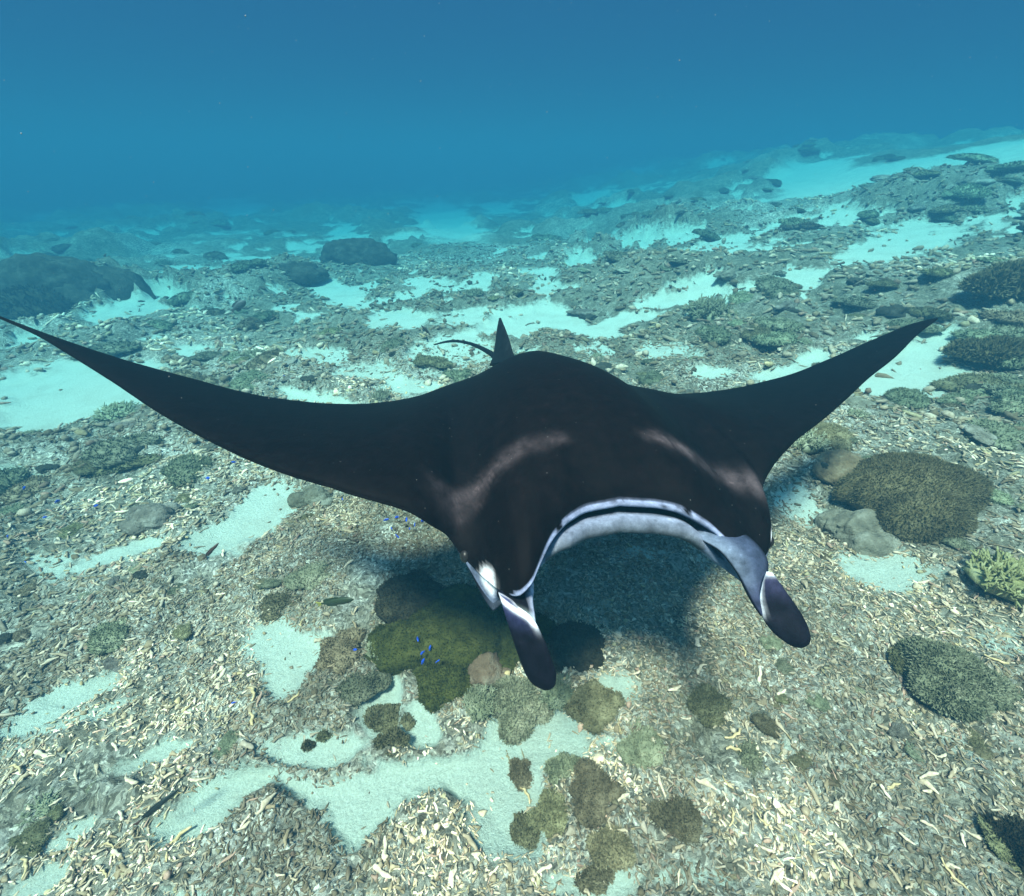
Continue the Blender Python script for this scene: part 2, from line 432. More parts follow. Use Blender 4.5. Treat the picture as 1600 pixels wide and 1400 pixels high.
ZH = [(0,0),(.1,-.01),(.15,-.035),(.2,-.08),(.25,-.11),(.29,-.09),(.32,-.05),(.38,-.005),(.5,.02)]
TEL = [(0,-.66),(.08,-.66),(.18,-.61),(.3,-.48),(.4,-.30),(.48,-.18),(.57,-.08),(.68,-.02),(.8,0),(.98,-.04),(1.15,-.075),(1.31,-.12),(1.5,-.18)]
TER = [(0,-.66),(.08,-.66),(.18,-.60),(.3,-.44),(.4,-.28),(.5,-.18),(.6,-.13),(.7,-.11),(.83,-.11),(1.06,-.16),(1.26,-.21),(1.44,-.235),(1.52,-.205)]
def body_mesh(nx=210, nt=96):
    u = np.linspace(-1, 1, nx * 2 + 1)
    xs = np.sign(u) * (1.508 * (.45 * np.abs(u) + .55 * np.abs(u) ** 2.2))
    a = np.abs(xs)
    le = np.where(xs > 0, pchip(a, LEL)[:, 0], pchip(a, LER)[:, 0]); te = np.where(xs > 0, pchip(a, TEL)[:, 0], pchip(a, TER)[:, 0])
    dih = .306 * (a / 1.5) ** 1.7
    lz = dih + pchip(np.minimum(a, .5), ZH)[:, 0] - .02 * np.minimum(a / .5, 1)
    g = np.exp(-(a / .34) ** 2)
    thT = .165 * g + .032 * np.clip(1 - a / 1.51, 0, 1) ** .8 + .003
    thB = .10 * g + .018 * np.clip(1 - a / 1.51, 0, 1) + .002
    m = np.clip(1 - (a / .19) ** 4, 0, 1)
    P = []; K = []
    s = .5 - .5 * np.cos(np.pi * np.linspace(0, 1, nt))
    top = s ** .8 * (1 - s) ** .62; top /= top.max()
    wing = np.sqrt(np.clip(1 - (1 - 2 * s) ** 2, 0, 1)) * (.35 + .65 * s) / .86
    bl = np.exp(-(a / .42) ** 4)
    for i in range(nt):
        sh = bl * top[i] + (1 - bl) * wing[i]
        ridge = .030 * np.exp(-(a / .10) ** 2) * math.exp(-((s[i] - .25) / .2) ** 2) * (1 - math.exp(-(s[i] / .05) ** 2))
        P.append(np.stack([xs, te + (le - te) * s[i], dih + (lz - dih) * s[i] ** 2.2 + thT * sh + ridge], -1)); K.append((0, s[i]))
    r = .0040 * m + .002
    for dy, dz, k in ((.9, -.6, 0), (.6, -1.7, 1)):
        P.append(np.stack([xs, le + r * dy, lz + r * dz], -1)); K.append((1, k))
    wj = sstep(.29, .24, a); yj = le + (np.minimum(le, .585 + .02 * (a / .15) ** 2) - le) * wj
    zj = -.035 * sstep(.12, .20, a) * sstep(.30, .24, a)
    for k, (dy, dz) in enumerate([(-.02,-.008),(-.06,-.007),(-.12,-.008),(-.12,-.030),(-.06,-.022),(-.015,-.017)]):
        P.append(np.stack([xs, le + (yj - le) * k / 5 + dy * m, lz - r * 1.8 + dz * m + zj * k / 5], -1)); K.append((2, k))
    for k, (dy, dz) in enumerate([(.002,-.016),(.013,-.019),(.020,-.032),(.018,-.045),(-.01,-.058)]):
        P.append(np.stack([xs, yj + dy * m, lz - r * 1.9 + dz * m + zj - .004 * k * (1 - m) * wj], -1)); K.append((3, k / 4))
    yb, zb = P[-1][:, 1], P[-1][:, 2]
    for q in np.linspace(1, 0, 26)[1:]:
        P.append(np.stack([xs, te + (yb - te) * q, dih + (zb - dih) * q ** 2.2 - thB * 2.1 * q ** .7 * (1 - q) ** 1.1], -1)); K.append((4, q))
    P = np.array(P).transpose(1, 0, 2); K = np.array(K)
    n, mm = P.shape[:2]
    V = P.reshape(-1, 3); F = grid_faces(n, mm, True)[:, ::-1]
    X = V[:, 0]; Y = V[:, 1]; A_ = np.abs(X)
    kind = np.tile(K[:, 0], n); kp = np.tile(K[:, 1], n)
    black = np.array([.0022, .0018, .0022]); c = np.tile(black, (len(V), 1))
    mot = fbm3(V * 11, 5, 3)
    def blend(c, col, w): return c * (1 - w[:, None]) + np.array(col) * w[:, None]
    # faint brown cast on the back, pale shoulder bars
    c = blend(c, (.004, .002, .002), (kind == 0) * np.exp(-(X / .5) ** 2) * .6)
    fy = .30 + .10 * np.exp(-(A_ / .18) ** 2) * 0 + .16 * sstep(.10, .34, A_) * -1 + .0
    line = .468 + .10 * np.clip(A_ - .06, 0, .2) + .03 * sstep(.24, .33, A_)      # bar across each shoulder
    dist = np.abs(Y - line) / (.012 + .07 * np.clip(A_ - .04, 0, .3))
    w = np.exp(-dist ** 2 * 1.2) * sstep(.05, .13, A_) * sstep(.37, .30, A_) * (kind == 0) * (.25 + 1.0 * sstep(.36, .62, mot))
    c = blend(c, (.15, .115, .125), np.clip(w * .26 * (.5 + 1.0 * sstep(.40, .56, fbm3(V * 28, 71, 3))), 0, 1))
    # white under the lip rim, ragged against the black
    rimw = .0055 + .008 * (mot - .5) * 2
    seg = np.linalg.norm(P[:, 1:nt] - P[:, :nt - 1], axis=2)
    arc = np.zeros((n, mm)); arc[:, :nt - 1] = seg[:, ::-1].cumsum(1)[:, ::-1]; d = arc.ravel()
    sp = fbm3(V * 55, 9, 3); rimw = .002 + .009 * (fbm3(V * 30, 19, 3) - .5) * 2
    w = sstep(1.25, .75, d / np.maximum(rimw, .003)) * (A_ < .215) * (kind == 0) * sstep(.34, .44, sp)
    c = blend(c, (.22, .25, .38), w)
    c = blend(c, (.19, .22, .33), (kind == 1) * (A_ < .22) * sstep(.30, .42, sp + .25 * (kp > .5)))
    c = np.where(((kind == 2) & (A_ < .17))[:, None], np.array([.012, .014, .02]), c)
    c = np.where(((kind == 2) & (A_ >= .17))[:, None], np.array([.13, .16, .24]), c)
    jc = np.array([.18, .21, .30]) * (1 - kp[:, None]) ** 1.5 + np.array([.06, .07, .075]) * (1 - (1 - kp[:, None]) ** 1.5)  # jaw: highlight along its top painted into the colour, darker grey below
    c = np.where((kind == 3)[:, None] & (A_ < .19)[:, None], jc, c)
    under = sstep(.9, .5, A_ / 1.4)
    c = np.where((kind == 4)[:, None], np.array([.34, .38, .44]) * under[:, None] + np.array([.012, .014, .018]) * (1 - under[:, None]), c)
    c = np.where(((kind == 3) & (A_ >= .15))[:, None], np.array([.13, .165, .24]) * sstep(.27, .20, A_)[:, None] + np.array([.006, .006, .01]), c)
    c = blend(c, (.02, .02, .03), (kind == 4) * (A_ > .17) * sstep(.17, .22, A_) * sstep(.5, .75, kp))
    # white patch by the eye on the side of each head lobe
    Z = V[:, 2]
    for sx, x0, y0, z0, rr in ((1, .262, .634, -.105, .030), (-1, .30, .585, -.09, .022)):
        dd = np.sqrt(((X - sx * x0) / 1.0) ** 2 + ((Y - y0) / 1.) ** 2 + ((Z - z0) / 1.1) ** 2)
        c = blend(c, (.80, .80, .86), sstep(1.15, .7, dd / rr + (mot - .5) * .5))
    return mesh_np('body', V, F, c, True, [M_MANTA])
def manta_mat():
    m, nt, b = mat('manta_skin', .68, .045)
    oc = objcoord(nt)
    col = attr(nt)
    n1 = noise_n(nt, oc, 40, 5, .7)
    sh = ramp(nt, n1, [(.3, (.5, .5, .5)), (.62, (1.4, 1.4, 1.4)), (.75, (2.6, 2.5, 2.4))])
    c = mixc(nt, 1., col, sh, 'MULTIPLY')
    v = N(nt, 'ShaderNodeTexVoronoi'); v.inputs['Scale'].default_value = 26; nt.links.new(oc, v.inputs['Vector'])
    c = mixc(nt, ramp(nt, v.outputs['Distance'], [(.028, (.35, .35, .35)), (.05, (0, 0, 0))]), c, (.12, .12, .12))
    nt.links.new(c, b.inputs['Base Color'])
    bump(nt, b, noise_n(nt, oc, 30, 6, .75), .25, .006)
    return m
M_MANTA = manta_mat()

def loft(name, secs, n=40, m=20, colf=None, lens=1.0, bow=0.):
    """secs: (v, pxA, pyA, dA, pxB, pyB, dB, thickness). A closed blade through the edge pairs A-B."""
    T = [(s[0],) + tuple(at(s[1], s[2], s[3])) + tuple(at(s[4], s[5], s[6])) + (s[7],) for s in secs]
    v = np.linspace(secs[0][0], secs[-1][0], n)
    q = pchip(v, T); A, B, th = q[:, :3], q[:, 3:6], q[:, 6]
    mid = (A + B) / 2; ax = np.gradient(mid, axis=0); ac = B - A
    nr = np.cross(ax, ac); nr /= np.linalg.norm(nr, axis=1)[:, None] + 1e-9
    toc = -mid / np.linalg.norm(mid, axis=1)[:, None]
    sg = np.sign((nr * toc).sum(1)); nr = nr * sg[:, None]
    ang = np.linspace(0, 2 * np.pi, m, endpoint=False)
    V = []; C_ = []
    for i in range(n):
        for a in ang:
            w = .5 - .5 * math.cos(a); side = math.sin(a)
            V.append(A[i] + ac[i] * w + nr[i] * (side * th[i] * .5 + bow * (4 * w * (1 - w)) * th[i]))
            C_.append(colf(v[i], w, side) if colf else (.01, .01, .012))
    V = to_local(np.array(V)); 
    V = list(V); C_ = list(C_)
    F = [list(f) for f in grid_faces(n, m, True)]
    V.append(np.mean(V[:m], axis=0)); C_.append(C_[0]); V.append(np.mean(V[(n - 1) * m:n * m], axis=0)); C_.append(C_[(n - 1) * m])
    c0, c1 = len(V) - 2, len(V) - 1
    T3 = [[c0, (j + 1) % m, j] for j in range(m)] + [[c1, (n - 1) * m + j, (n - 1) * m + (j + 1) % m] for j in range(m)]
    return np.array(V), F, T3, np.array(C_)
def join_lofts(name, lofts, matl):
    Vs, Fs, Cs = [], [], []; off = 0
    for V, F, T3, C_ in lofts:
        Vs.append(V); Cs.append(C_)
        Fs += [tuple(int(i) + off for i in f) for f in F] + [tuple(int(i) + off for i in f) for f in T3]; off += len(V)
    me = bpy.data.meshes.new(name); me.from_pydata(np.vstack(Vs).tolist(), [], Fs)
    me.update()
    bm_fix(me)
    for p in me.polygons: p.use_smooth = True
    ca = me.color_attributes.new('Col', 'FLOAT_COLOR', 'POINT')
    c = np.ones((len(me.vertices), 4), np.float32); c[:, :3] = np.vstack(Cs); ca.data.foreach_set('color', c.ravel())
    me.materials.append(matl)
    return me
def bm_fix(me):
    import bmesh
    b = bmesh.new(); b.from_mesh(me); bmesh.ops.recalc_face_normals(b, faces=b.faces); b.to_mesh(me); b.free()
def lerp(a, b, t): t = min(1, max(0, t)); t = t * t * (3 - 2 * t); return tuple(a[i] * (1 - t) + b[i] * t for i in range(3))
BLK = (.005, .005, .009); WHT = (.80, .82, .90); BLUG = (.045, .06, .105); PALE = (.13, .165, .23)

def build_manta():
    root = empty('manta_ray', tuple(PT))
    M4 = Matrix(((PM[0][0], PM[0][1], PM[0][2], 0), (PM[1][0], PM[1][1], PM[1][2], 0), (PM[2][0], PM[2][1], PM[2][2], 0), (0, 0, 0, 1)))
    root.matrix_world = Matrix.Translation(PT) @ M4
    tag(root, 'large black manta ray gliding over the reef with open white-lipped mouth', 'manta ray')
    link('body', body_mesh(), root)
    # left (in the photo) cephalic fin
    def c_up(v, w, side):
        c = BLK if w < .80 else lerp(BLK, (.42, .45, .6), (w - .80) / .12)
        if side < 0: c = BLUG
        c = lerp(c, (.35, .42, .42), (v - .82) / .2)
        return c
    up = loft('f', [(0, 785,893,.82, 834,905,.82, .02), (.3, 780,912,.765, 834,925,.76, .024), (.6, 776,928,.725, 833,940,.715, .028), (.85, 790,943,.705, 836,962,.695, .02), (1, 798,955,.695, 838,978,.69, .012)], 30, 24, c_up)
    def c_pad(v, w, side):
        c = BLK
        rim = (v < .42) and (w - .1) > 0
        c = lerp((.035, .04, .11), BLK, v / .45)
        e = math.exp(-((w - .97) / .12) ** 2) * math.exp(-((v - .16) / .16) ** 2)
        e2 = math.exp(-((v - .05 - .12 * w) / .06) ** 2)
        return lerp(c, WHT, min(1, e + e2))
    pad = loft('f', [(0, 779,925,.715, 800,938,.70, .008), (.18, 786,950,.705, 832,966,.685, .016), (.4, 797,985,.70, 848,995,.68, .018), (.65, 812,1030,.70, 862,1030,.68, .017), (.85, 824,1058,.70, 869,1056,.685, .014), (.95, 836,1071,.70, 868,1070,.69, .010), (1, 848,1077,.70, 860,1077,.695, .004)], 36, 20, c_pad)
    o = link('cephalic_fin', join_lofts('cephalic_fin', [up, pad], M_MANTA), root)
    # right cephalic fin
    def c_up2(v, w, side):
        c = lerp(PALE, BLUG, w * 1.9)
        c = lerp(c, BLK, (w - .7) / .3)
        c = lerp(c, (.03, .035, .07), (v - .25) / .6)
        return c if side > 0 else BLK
    up = loft('f', [(0, 1062,836,.86, 1090,806,.88, .008), (.13, 1092,842,.82, 1138,820,.85, .015), (.27, 1118,856,.795, 1178,846,.825, .022), (.42, 1144,884,.785, 1199,878,.81, .026), (.6, 1163,915,.78, 1194,912,.80, .026), (.8, 1176,940,.76, 1193,935,.78, .018), (1, 1190,962,.75, 1198,960,.76, .01)], 34, 24, c_up2)
    def c_pad2(v, w, side):
        c = lerp((.03, .03, .07), BLK, v / .4)
        e = math.exp(-(w / .085) ** 2) * (1 - sst(.35, .62, v)) + math.exp(-((v) / .05) ** 2)
        return lerp(c, WHT, min(1, e))
    pad = loft('f', [(0, 1198,893,.77, 1207,895,.76, .006), (.12, 1191,912,.765, 1219,911,.75, .014), (.3, 1187,936,.76, 1238,938,.74, .018), (.5, 1191,963,.75, 1253,960,.735, .018), (.7, 1206,986,.74, 1263,980,.725, .017), (.87, 1226,1003,.73, 1267,996,.72, .014), (.96, 1238,1010,.725, 1265,1006,.72, .010), (1, 1247,1012,.72, 1258,1011,.72, .004)], 36, 20, c_pad2)
    link('cephalic_fin', join_lofts('cephalic_fin', [up, pad], M_MANTA), root)
    # dorsal fin
    dk = lambda v, w, s: (.007, .009, .011)
    df = loft('f', [(0, 766,572,1.86, 815,566,1.62, .05), (.2, 771,558,1.87, 803,555,1.66, .035), (.5, 775,532,1.89, 795,530,1.74, .024), (.8, 778,508,1.92, 787,508,1.83, .014), (1, 780,497,1.95, 783,497,1.93, .004)], 26, 16, dk)
    link('dorsal_fin', join_lofts('dorsal_fin', [df], M_MANTA), root)
    # whip tail
    pts = [at(790, 570, 1.75), at(775, 558, 1.95), at(758, 547, 2.1), at(738, 538, 2.25), (at(712, 533, 2.45)), at(692, 535, 2.6), at(678, 539, 2.7)]
    T = [(i,) + tuple(p) + (r,) for i, (p, r) in enumerate(zip(pts, (.018, .014, .011, .009, .0075, .006, .003)))]
    q = pchip(np.linspace(0, 6, 60), T); cen, rad = q[:, :3], q[:, 3]
    tang = np.gradient(cen, axis=0); tang /= np.linalg.norm(tang, axis=1)[:, None]
    n1 = np.cross(tang, [0, 0, 1.]); n1 /= np.linalg.norm(n1, axis=1)[:, None]; n2 = np.cross(n1, tang)
    an = np.linspace(0, 2 * np.pi, 8, endpoint=False)
    V = cen[:, None] + rad[:, None, None] * (n1[:, None] * np.cos(an)[None, :, None] + n2[:, None] * np.sin(an)[None, :, None])
    V = to_local(V.reshape(-1, 3))
    link('tail', mesh_np('tail', V, grid_faces(60, 8, True), np.tile([.006, .008, .010], (len(V), 1)), True, [M_MANTA]), root)
    # eyes on the sides of the head
    for px, py, d in ((727, 868, .80), (1200, 845, .885)):
        p = to_local(at(px, py, d))
        th = np.linspace(0, np.pi, 9); ph = np.linspace(0, 2 * np.pi, 14, endpoint=False)
        V = np.stack([np.sin(th)[:, None] * np.cos(ph), np.sin(th)[:, None] * np.sin(ph), np.cos(th)[:, None] * np.ones(14)], -1).reshape(-1, 3) * [.010, .013, .013]
        e = link('eye', mesh_np('eye', V, grid_faces(9, 14, True), np.tile([.02, .02, .025], (len(V), 1)), True, [M_EYE]), root, loc=tuple(p))
def sst(a, b, x):
    t = min(1, max(0, (x - a) / (b - a))); return t * t * (3 - 2 * t)
M_EYE, _n, _b = mat('glossy_eye', .4, .3); _b.inputs['Base Color'].default_value = (.015, .013, .012, 1)
build_manta()

# ------------------------------------------------------------------ coral builders
def ico(sub):
    import bmesh
    b = bmesh.new(); bmesh.ops.create_icosphere(b, subdivisions=sub, radius=1)
    V = np.array([v.co[:] for v in b.verts]); F = np.array([[v.index for v in f.verts] for f in b.faces]); b.free()
    return V, F
ICO = {s: ico(s) for s in (2, 3, 4, 5)}
def mound_geo(rx, ry, h, seed, sub=4, lump=.3, lf=1.6, fine=.08, flat=.25):
    V, F = ICO[sub]; V = V.copy()
    n = fbm3(V * lf + seed * 3.3, seed, 3) - .5
    ang = np.arctan2(V[:, 1], V[:, 0])
    lobes = .5 + .5 * noise2(ang * 1.6 + 20, np.full_like(ang, seed * 1.7), seed + 3)
    r = 1 + n * lump * 2 + (fbm3(V * 6 + seed, seed + 50, 3) - .5) * fine * 2
    V = V * r[:, None]
    V[:, :2] *= (.72 + .42 * lobes)[:, None]
    V *= [rx, ry, h]
    V[:, 2] = np.where(V[:, 2] < -flat * h, -flat * h, V[:, 2])
    return V, F
def clump_geo(rx, ry, h, seed, sub=4, lump=.3, bits=5, **kw):
    """several overlapping mounds: an uneven outline"""
    rs = np.random.RandomState(seed * 7 + 1); parts = [mound_geo(rx * .72, ry * .72, h, seed, sub, lump, **kw)]
    for i in range(bits):
        a = rs.rand() * 6.283; k = rs.uniform(.28, .55); V, F = mound_geo(rx * k, ry * k, h * rs.uniform(.4, .85), seed + 31 * (i + 1), max(2, sub - 1), lump, **kw)
        parts.append((V + [math.cos(a) * rx * rs.uniform(.45, .85), math.sin(a) * ry * rs.uniform(.45, .85), -h * .05], F))
    return merge(parts)
def normals(V, F):
    n = np.cross(V[F[:, 1]] - V[F[:, 0]], V[F[:, 2]] - V[F[:, 0]])
    vn = np.zeros_like(V)
    for k in range(3): np.add.at(vn, F[:, k], n)
    return vn / (np.linalg.norm(vn, axis=1)[:, None] + 1e-12)
def fuzz(V, F, count, length, width, seed, lean=.5):
    """short fronds standing on a mound, one narrow triangle each"""
    rs = np.random.RandomState(seed)
    n = np.cross(V[F[:, 1]] - V[F[:, 0]], V[F[:, 2]] - V[F[:, 0]]); ar = np.linalg.norm(n, axis=1)
    nn = n / (ar[:, None] + 1e-12)
    w = ar * (nn[:, 2] > -.3); w /= w.sum()
    idx = rs.choice(len(F), count, p=w)
    b = rs.dirichlet((1, 1, 1), count)
    p = (V[F[idx]] * b[:, :, None]).sum(1)
    d = nn[idx] + rs.randn(count, 3) * lean; d[:, 2] += .25
    d /= np.linalg.norm(d, axis=1)[:, None]
    L = length * (.5 + rs.rand(count))[:, None]
    s = np.cross(d, rs.randn(count, 3)); s /= np.linalg.norm(s, axis=1)[:, None]
    W = width * (.6 + .8 * rs.rand(count))[:, None]
    a1 = p - s * W * .4 - d * L * .15; a2 = p + s * W * .4 - d * L * .15
    a3 = p + d * L * .65 + s * W * .7; a4 = p + d * L * .65 - s * W * .7 ; a5 = p + d * L
    VV = np.stack([a1, a2, a3, a5, a4], 1).reshape(-1, 3)
    k = np.arange(count)[:, None] * 5
    FF = np.vstack([k + [[0, 1, 2]], k + [[0, 2, 4]], k + [[4, 2, 3]]])
    return VV, FF
def merge(parts):
    Vs, Fs = [], []; off = 0
    for V, F in parts: Vs.append(V); Fs.append(F + off); off += len(V)
    return np.vstack(Vs), np.vstack(Fs)
def fuzzy_mesh(name, rx, ry, h, seed, m, count=1800, flen=.02, fw=.004, sub=3, lump=.32, **kw):
    V, F = clump_geo(rx, ry, h, seed, sub, lump, **kw)
    return mesh_np(name, *merge([(V, F), fuzz(V, F, count, flen, fw, seed)]), None, False, [m])
def tube(pts, rads, sides=5):
    pts = np.array(pts); n = len(pts)
    t = np.gradient(pts, axis=0); t /= np.linalg.norm(t, axis=1)[:, None] + 1e-9
    ref = np.array([.31, .77, .55]); a = np.cross(t, ref); a /= np.linalg.norm(a, axis=1)[:, None] + 1e-9; b = np.cross(t, a)
    an = np.linspace(0, 2 * np.pi, sides, endpoint=False)
    V = (pts[:, None] + np.array(rads)[:, None, None] * (a[:, None] * np.cos(an)[None, :, None] + b[:, None] * np.sin(an)[None, :, None])).reshape(-1, 3)
    q = grid_faces(n, sides, True); F = np.vstack([q[:, :3], q[:, [0, 2, 3]]])
    V = np.vstack([V, pts[-1] + t[-1] * rads[-1] * .6]); k = len(V) - 1; j = np.arange(sides)
    F = np.vstack([F, np.stack([(n - 1) * sides + j, (n - 1) * sides + (j + 1) % sides, np.full(sides, k)], -1)])
    return V, F
def finger_mesh(name, R, seed, m, count=70, r0=.006, ln=.05, fork=True):
    rs = np.random.RandomState(seed); parts = []
    V, F = mound_geo(R * .8, R * .8, R * .35, seed, 2); parts.append((V, F))
    for i in range(count):
        a = rs.rand() * 6.283; rr = math.sqrt(rs.rand()) * R * .8
        p = np.array([rr * math.cos(a), rr * math.sin(a), R * .3 * (1 - (rr / R) ** 2) - .005])
        d = np.array([p[0] / R * .9, p[1] / R * .9, 1.]) + rs.randn(3) * .25; d /= np.linalg.norm(d)
        L = ln * (.6 + .7 * rs.rand()); b = rs.randn(3) * .25 * L
        pts = [p, p + d * L * .5 + b * .3, p + d * L + b]
        parts.append(tube(pts, [r0, r0 * .9, r0 * .6]))
        if fork:
            for _ in range(2):
                d2 = d + rs.randn(3) * .6; d2 /= np.linalg.norm(d2)
                q = pts[1]; parts.append(tube([q, q + d2 * L * .3, q + d2 * L * .6], [r0 * .8, r0 * .7, r0 * .45]))
    V, F = merge(parts)
    return mesh_np(name, V, F, None, True, [m])
def rock_mesh(name, rx, ry, h, seed, m, sub=4, lump=.5):
    V, F = clump_geo(rx, ry, h, seed, sub, lump, 3, lf=2.2, fine=.22, flat=.4)
    return mesh_np(name, V, F, None, True, [m])
def put(name, me, px, py, label, cat, group=None, rot=None, dz=0., scale=1.):
    g = ground(px, py); z = float(seabed_h(np.array([g[0]]), np.array([g[1]]))[0])
    s = (scale, scale, scale) if isinstance(scale, (int, float)) else scale
    o = link(name, me, loc=(g[0], g[1], z + dz), rot=(0, 0, random.random() * 6.28 if rot is None else rot), scale=s)
    return tag(o, label, cat, group)
def pxsize(px, py, n):
    g = ground(px, py); d = g[1] * CP - g[2] * SP
    return n / FPX * d

# ---- the large named corals of the foreground
def big(name, px, py, wpx, hf, m, label, cat, kind='fuzzy', asp=1., seed=1, rot=0., count=7000, flen=.012, fw=.003, sub=5, lump=.25, **kw):
    R = pxsize(px, py, wpx / 2)
    if kind == 'fuzzy': me = fuzzy_mesh(name, R, R * asp, R * hf, seed, m, count, flen, fw, sub, lump, **kw)
    elif kind == 'smooth':
        V, F = mound_geo(R, R * asp, R * hf, seed, sub, lump, **kw); me = mesh_np(name, V, F, None, True, [m])
    elif kind == 'rock': me = rock_mesh(name, R, R * asp, R * hf, seed, m, sub, lump)
    return put(name, me, px, py, label, cat, rot=rot, dz=0)
big('leather_coral', 715, 1000, 230, .42, M_OLIVE, 'big olive green leather coral under the left head fin', 'coral', asp=.75, seed=4, lf=2.6, fine=.12, flen=.007, fw=.0025, count=14000)
big('leather_coral', 700, 1072, 125, .40, M_OLIVE, 'lower olive green lobe of coral reaching down to the sand patch', 'coral', asp=.75, seed=9, lf=2.6, fine=.12, flen=.007, fw=.0025, count=6000)
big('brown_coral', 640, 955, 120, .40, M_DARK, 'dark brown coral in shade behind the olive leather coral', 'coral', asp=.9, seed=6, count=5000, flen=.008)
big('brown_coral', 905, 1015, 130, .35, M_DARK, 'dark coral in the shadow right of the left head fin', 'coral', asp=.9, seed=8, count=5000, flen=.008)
big('encrusted_rock', 757, 1048, 88, .7, M_PINK, 'round rock with orange crust on the olive coral', 'rock', 'rock', seed=12, sub=4, lump=.35)
big('brown_coral', 1425, 778, 290, .40, M_BROWN, 'broad golden brown fuzzy coral mound right of the ray', 'coral', asp=.6, seed=14, count=22000, flen=.012, fw=.0022, lump=.14, bits=1)
big('encrusted_rock', 1350, 822, 150, .42, M_ROCK, 'grey dead coral rock at the foot of the golden brown mound', 'rock', 'rock', asp=.6, seed=15)
big('encrusted_rock', 1310, 742, 90, .5, M_PINK, 'orange brown crusted rock beside the golden brown mound', 'rock', 'rock', seed=16)
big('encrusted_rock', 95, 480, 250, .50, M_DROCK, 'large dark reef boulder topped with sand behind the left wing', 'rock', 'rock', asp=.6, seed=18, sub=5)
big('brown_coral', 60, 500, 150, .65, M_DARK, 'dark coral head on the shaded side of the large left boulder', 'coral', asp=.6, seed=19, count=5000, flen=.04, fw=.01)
big('brown_coral', 1560, 565, 150, .28, M_BROWN, 'flat brown fuzzy coral beside the bright sand under the right wing tip', 'coral', asp=.6, seed=20, count=9000, flen=.03, fw=.005)
big('brown_coral', 1570, 470, 150, .35, M_BROWN, 'pale brown coral mound at the right edge above the wing tip', 'coral', asp=.6, seed=21, count=8000, flen=.04, fw=.008)
big('encrusted_rock', 245, 818, 90, .5, M_ROCK, 'grey rubble mound with pale knob below the left wing', 'rock', 'rock', asp=.7, seed=22)
big('encrusted_rock', 495, 782, 66, .5, M_ROCK, 'grey rock touching the sand beneath the left wing edge', 'rock', 'rock', asp=.7, seed=23)
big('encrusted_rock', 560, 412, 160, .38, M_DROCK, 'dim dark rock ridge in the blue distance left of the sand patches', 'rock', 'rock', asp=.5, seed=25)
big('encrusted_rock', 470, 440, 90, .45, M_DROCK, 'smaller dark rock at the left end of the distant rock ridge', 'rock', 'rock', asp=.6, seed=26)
big('brown_coral', 1605, 1325, 100, .4, M_DARK, 'dark coral cut off at the lower right corner', 'coral', asp=.9, seed=24, count=5000)
for (px, py, w, m_, seed, label) in (
    (813,1206,44,M_ALGAE,31,'small round brown algae tuft alone on the white sand'),
    (820,1300,58,M_ALGAE,32,'brown algae tuft at the lower edge of the sand tongue'),
    (868,1278,70,M_ALGAE,33,'brown algae tuft right of the sand tongue'),
    (925,1245,80,M_ALGAE,34,'wide brown algae clump among rubble right of the sand'),
    (612,1122,70,M_ALGAE,35,'brown algae clump left of the lower olive coral'),
    (617,1165,44,M_ALGAE,36,'small brown algae tuft hanging down onto the sand'),
    (560,1085,80,M_ALGAE2,37,'grey green algae clump left of the sand notch'),
    (535,1030,76,M_ALGAE,38,'brown algae clump on the slope left of the olive coral'),
    (430,945,60,M_ALGAE,39,'brown algae clump above the small sand hollow'),
    (960,1335,74,M_ALGAE,40,'brown algae clump low in the foreground near the bottom edge'),
    (1475,1065,150,M_ALGAE2,41,'broad olive algae clump right of the right head fin'),
    (1420,1035,70,M_ALGAE,42,'brown algae clump left of the broad olive clump'),
    (885,1205,56,M_ALGAE2,43,'grey algae tuft at the right bank of the sand'),
    (1060,1290,70,M_ALGAE,44,'brown algae clump in the lower middle rubble'),
    (1165,1190,60,M_ALGAE2,45,'grey green algae tuft in the lower right rubble'),
    (925,1360,60,M_ALGAE,46,'brown algae tuft at the bottom edge on the sand'),
    (490,905,70,M_ALGAE2,47,'dark algae clump above the slender green fish'),
    (180,1005,70,M_ALGAE2,48,'grey green algae clump in the left rubble'),
    (480,1163,20,M_ALGAE,49,'tiny brown tuft on the sand left of the olive coral'),
    (508,1150,22,M_ALGAE,50,'tiny brown tuft between sand and algae clump'),
    (930,1110,90,M_ALGAE,51,'brown algae clump in the shade at the upper bank of the sand'),
    (800,1095,110,M_ALGAE2,52,'grey green algae clump below the tip of the left head fin'),
    (1010,1170,80,M_ALGAE2,53,'grey green algae clump right of the sand bank'),
    (1100,1110,70,M_ALGAE,54,'brown algae tuft at the lower edge of the shadow'),
    (1290,695,90,M_ALGAE,55,'brown algae clump just behind the right wing edge')):
    R = pxsize(px, py, w / 2)
    me = fuzzy_mesh('algae_clump', R, R * .85, R * (.30 if w < 100 else .5), seed, m_, int(1400 + w * (14 if w < 100 else 80)), .007 if w < 100 else .010, .0025, 4, .5)
    put('algae_clump', me, px, py, label, 'algae', rot=0)
for (px, py, w, m_, seed, label) in (
    (752,1108,60,M_FINGER,61,'pale green finger coral at the lower tip of the olive coral'),
    (598,1025,46,M_FINGER,62,'pale finger coral at the left rim of the olive coral'),
    (1560,925,110,M_YELLOW,63,'yellow green branching coral at the right edge'),
    (1245,710,70,M_FINGER,64,'pale branching coral just behind the right wing'),
    (870,1090,60,M_FINGER,65,'pale finger coral under the tip of the left head fin'),
    (510,690,80,M_FINGER,66,'pale branching coral behind the left wing'),
    (1110,500,80,M_ALGAE2,67,'grey branching coral thicket beyond the ray on the right')):
    R = pxsize(px, py, w / 2)
    me = finger_mesh('branching_coral', R, seed, m_, 150, R * .036, R * .34)
    put('branching_coral', me, px, py, label, 'coral')

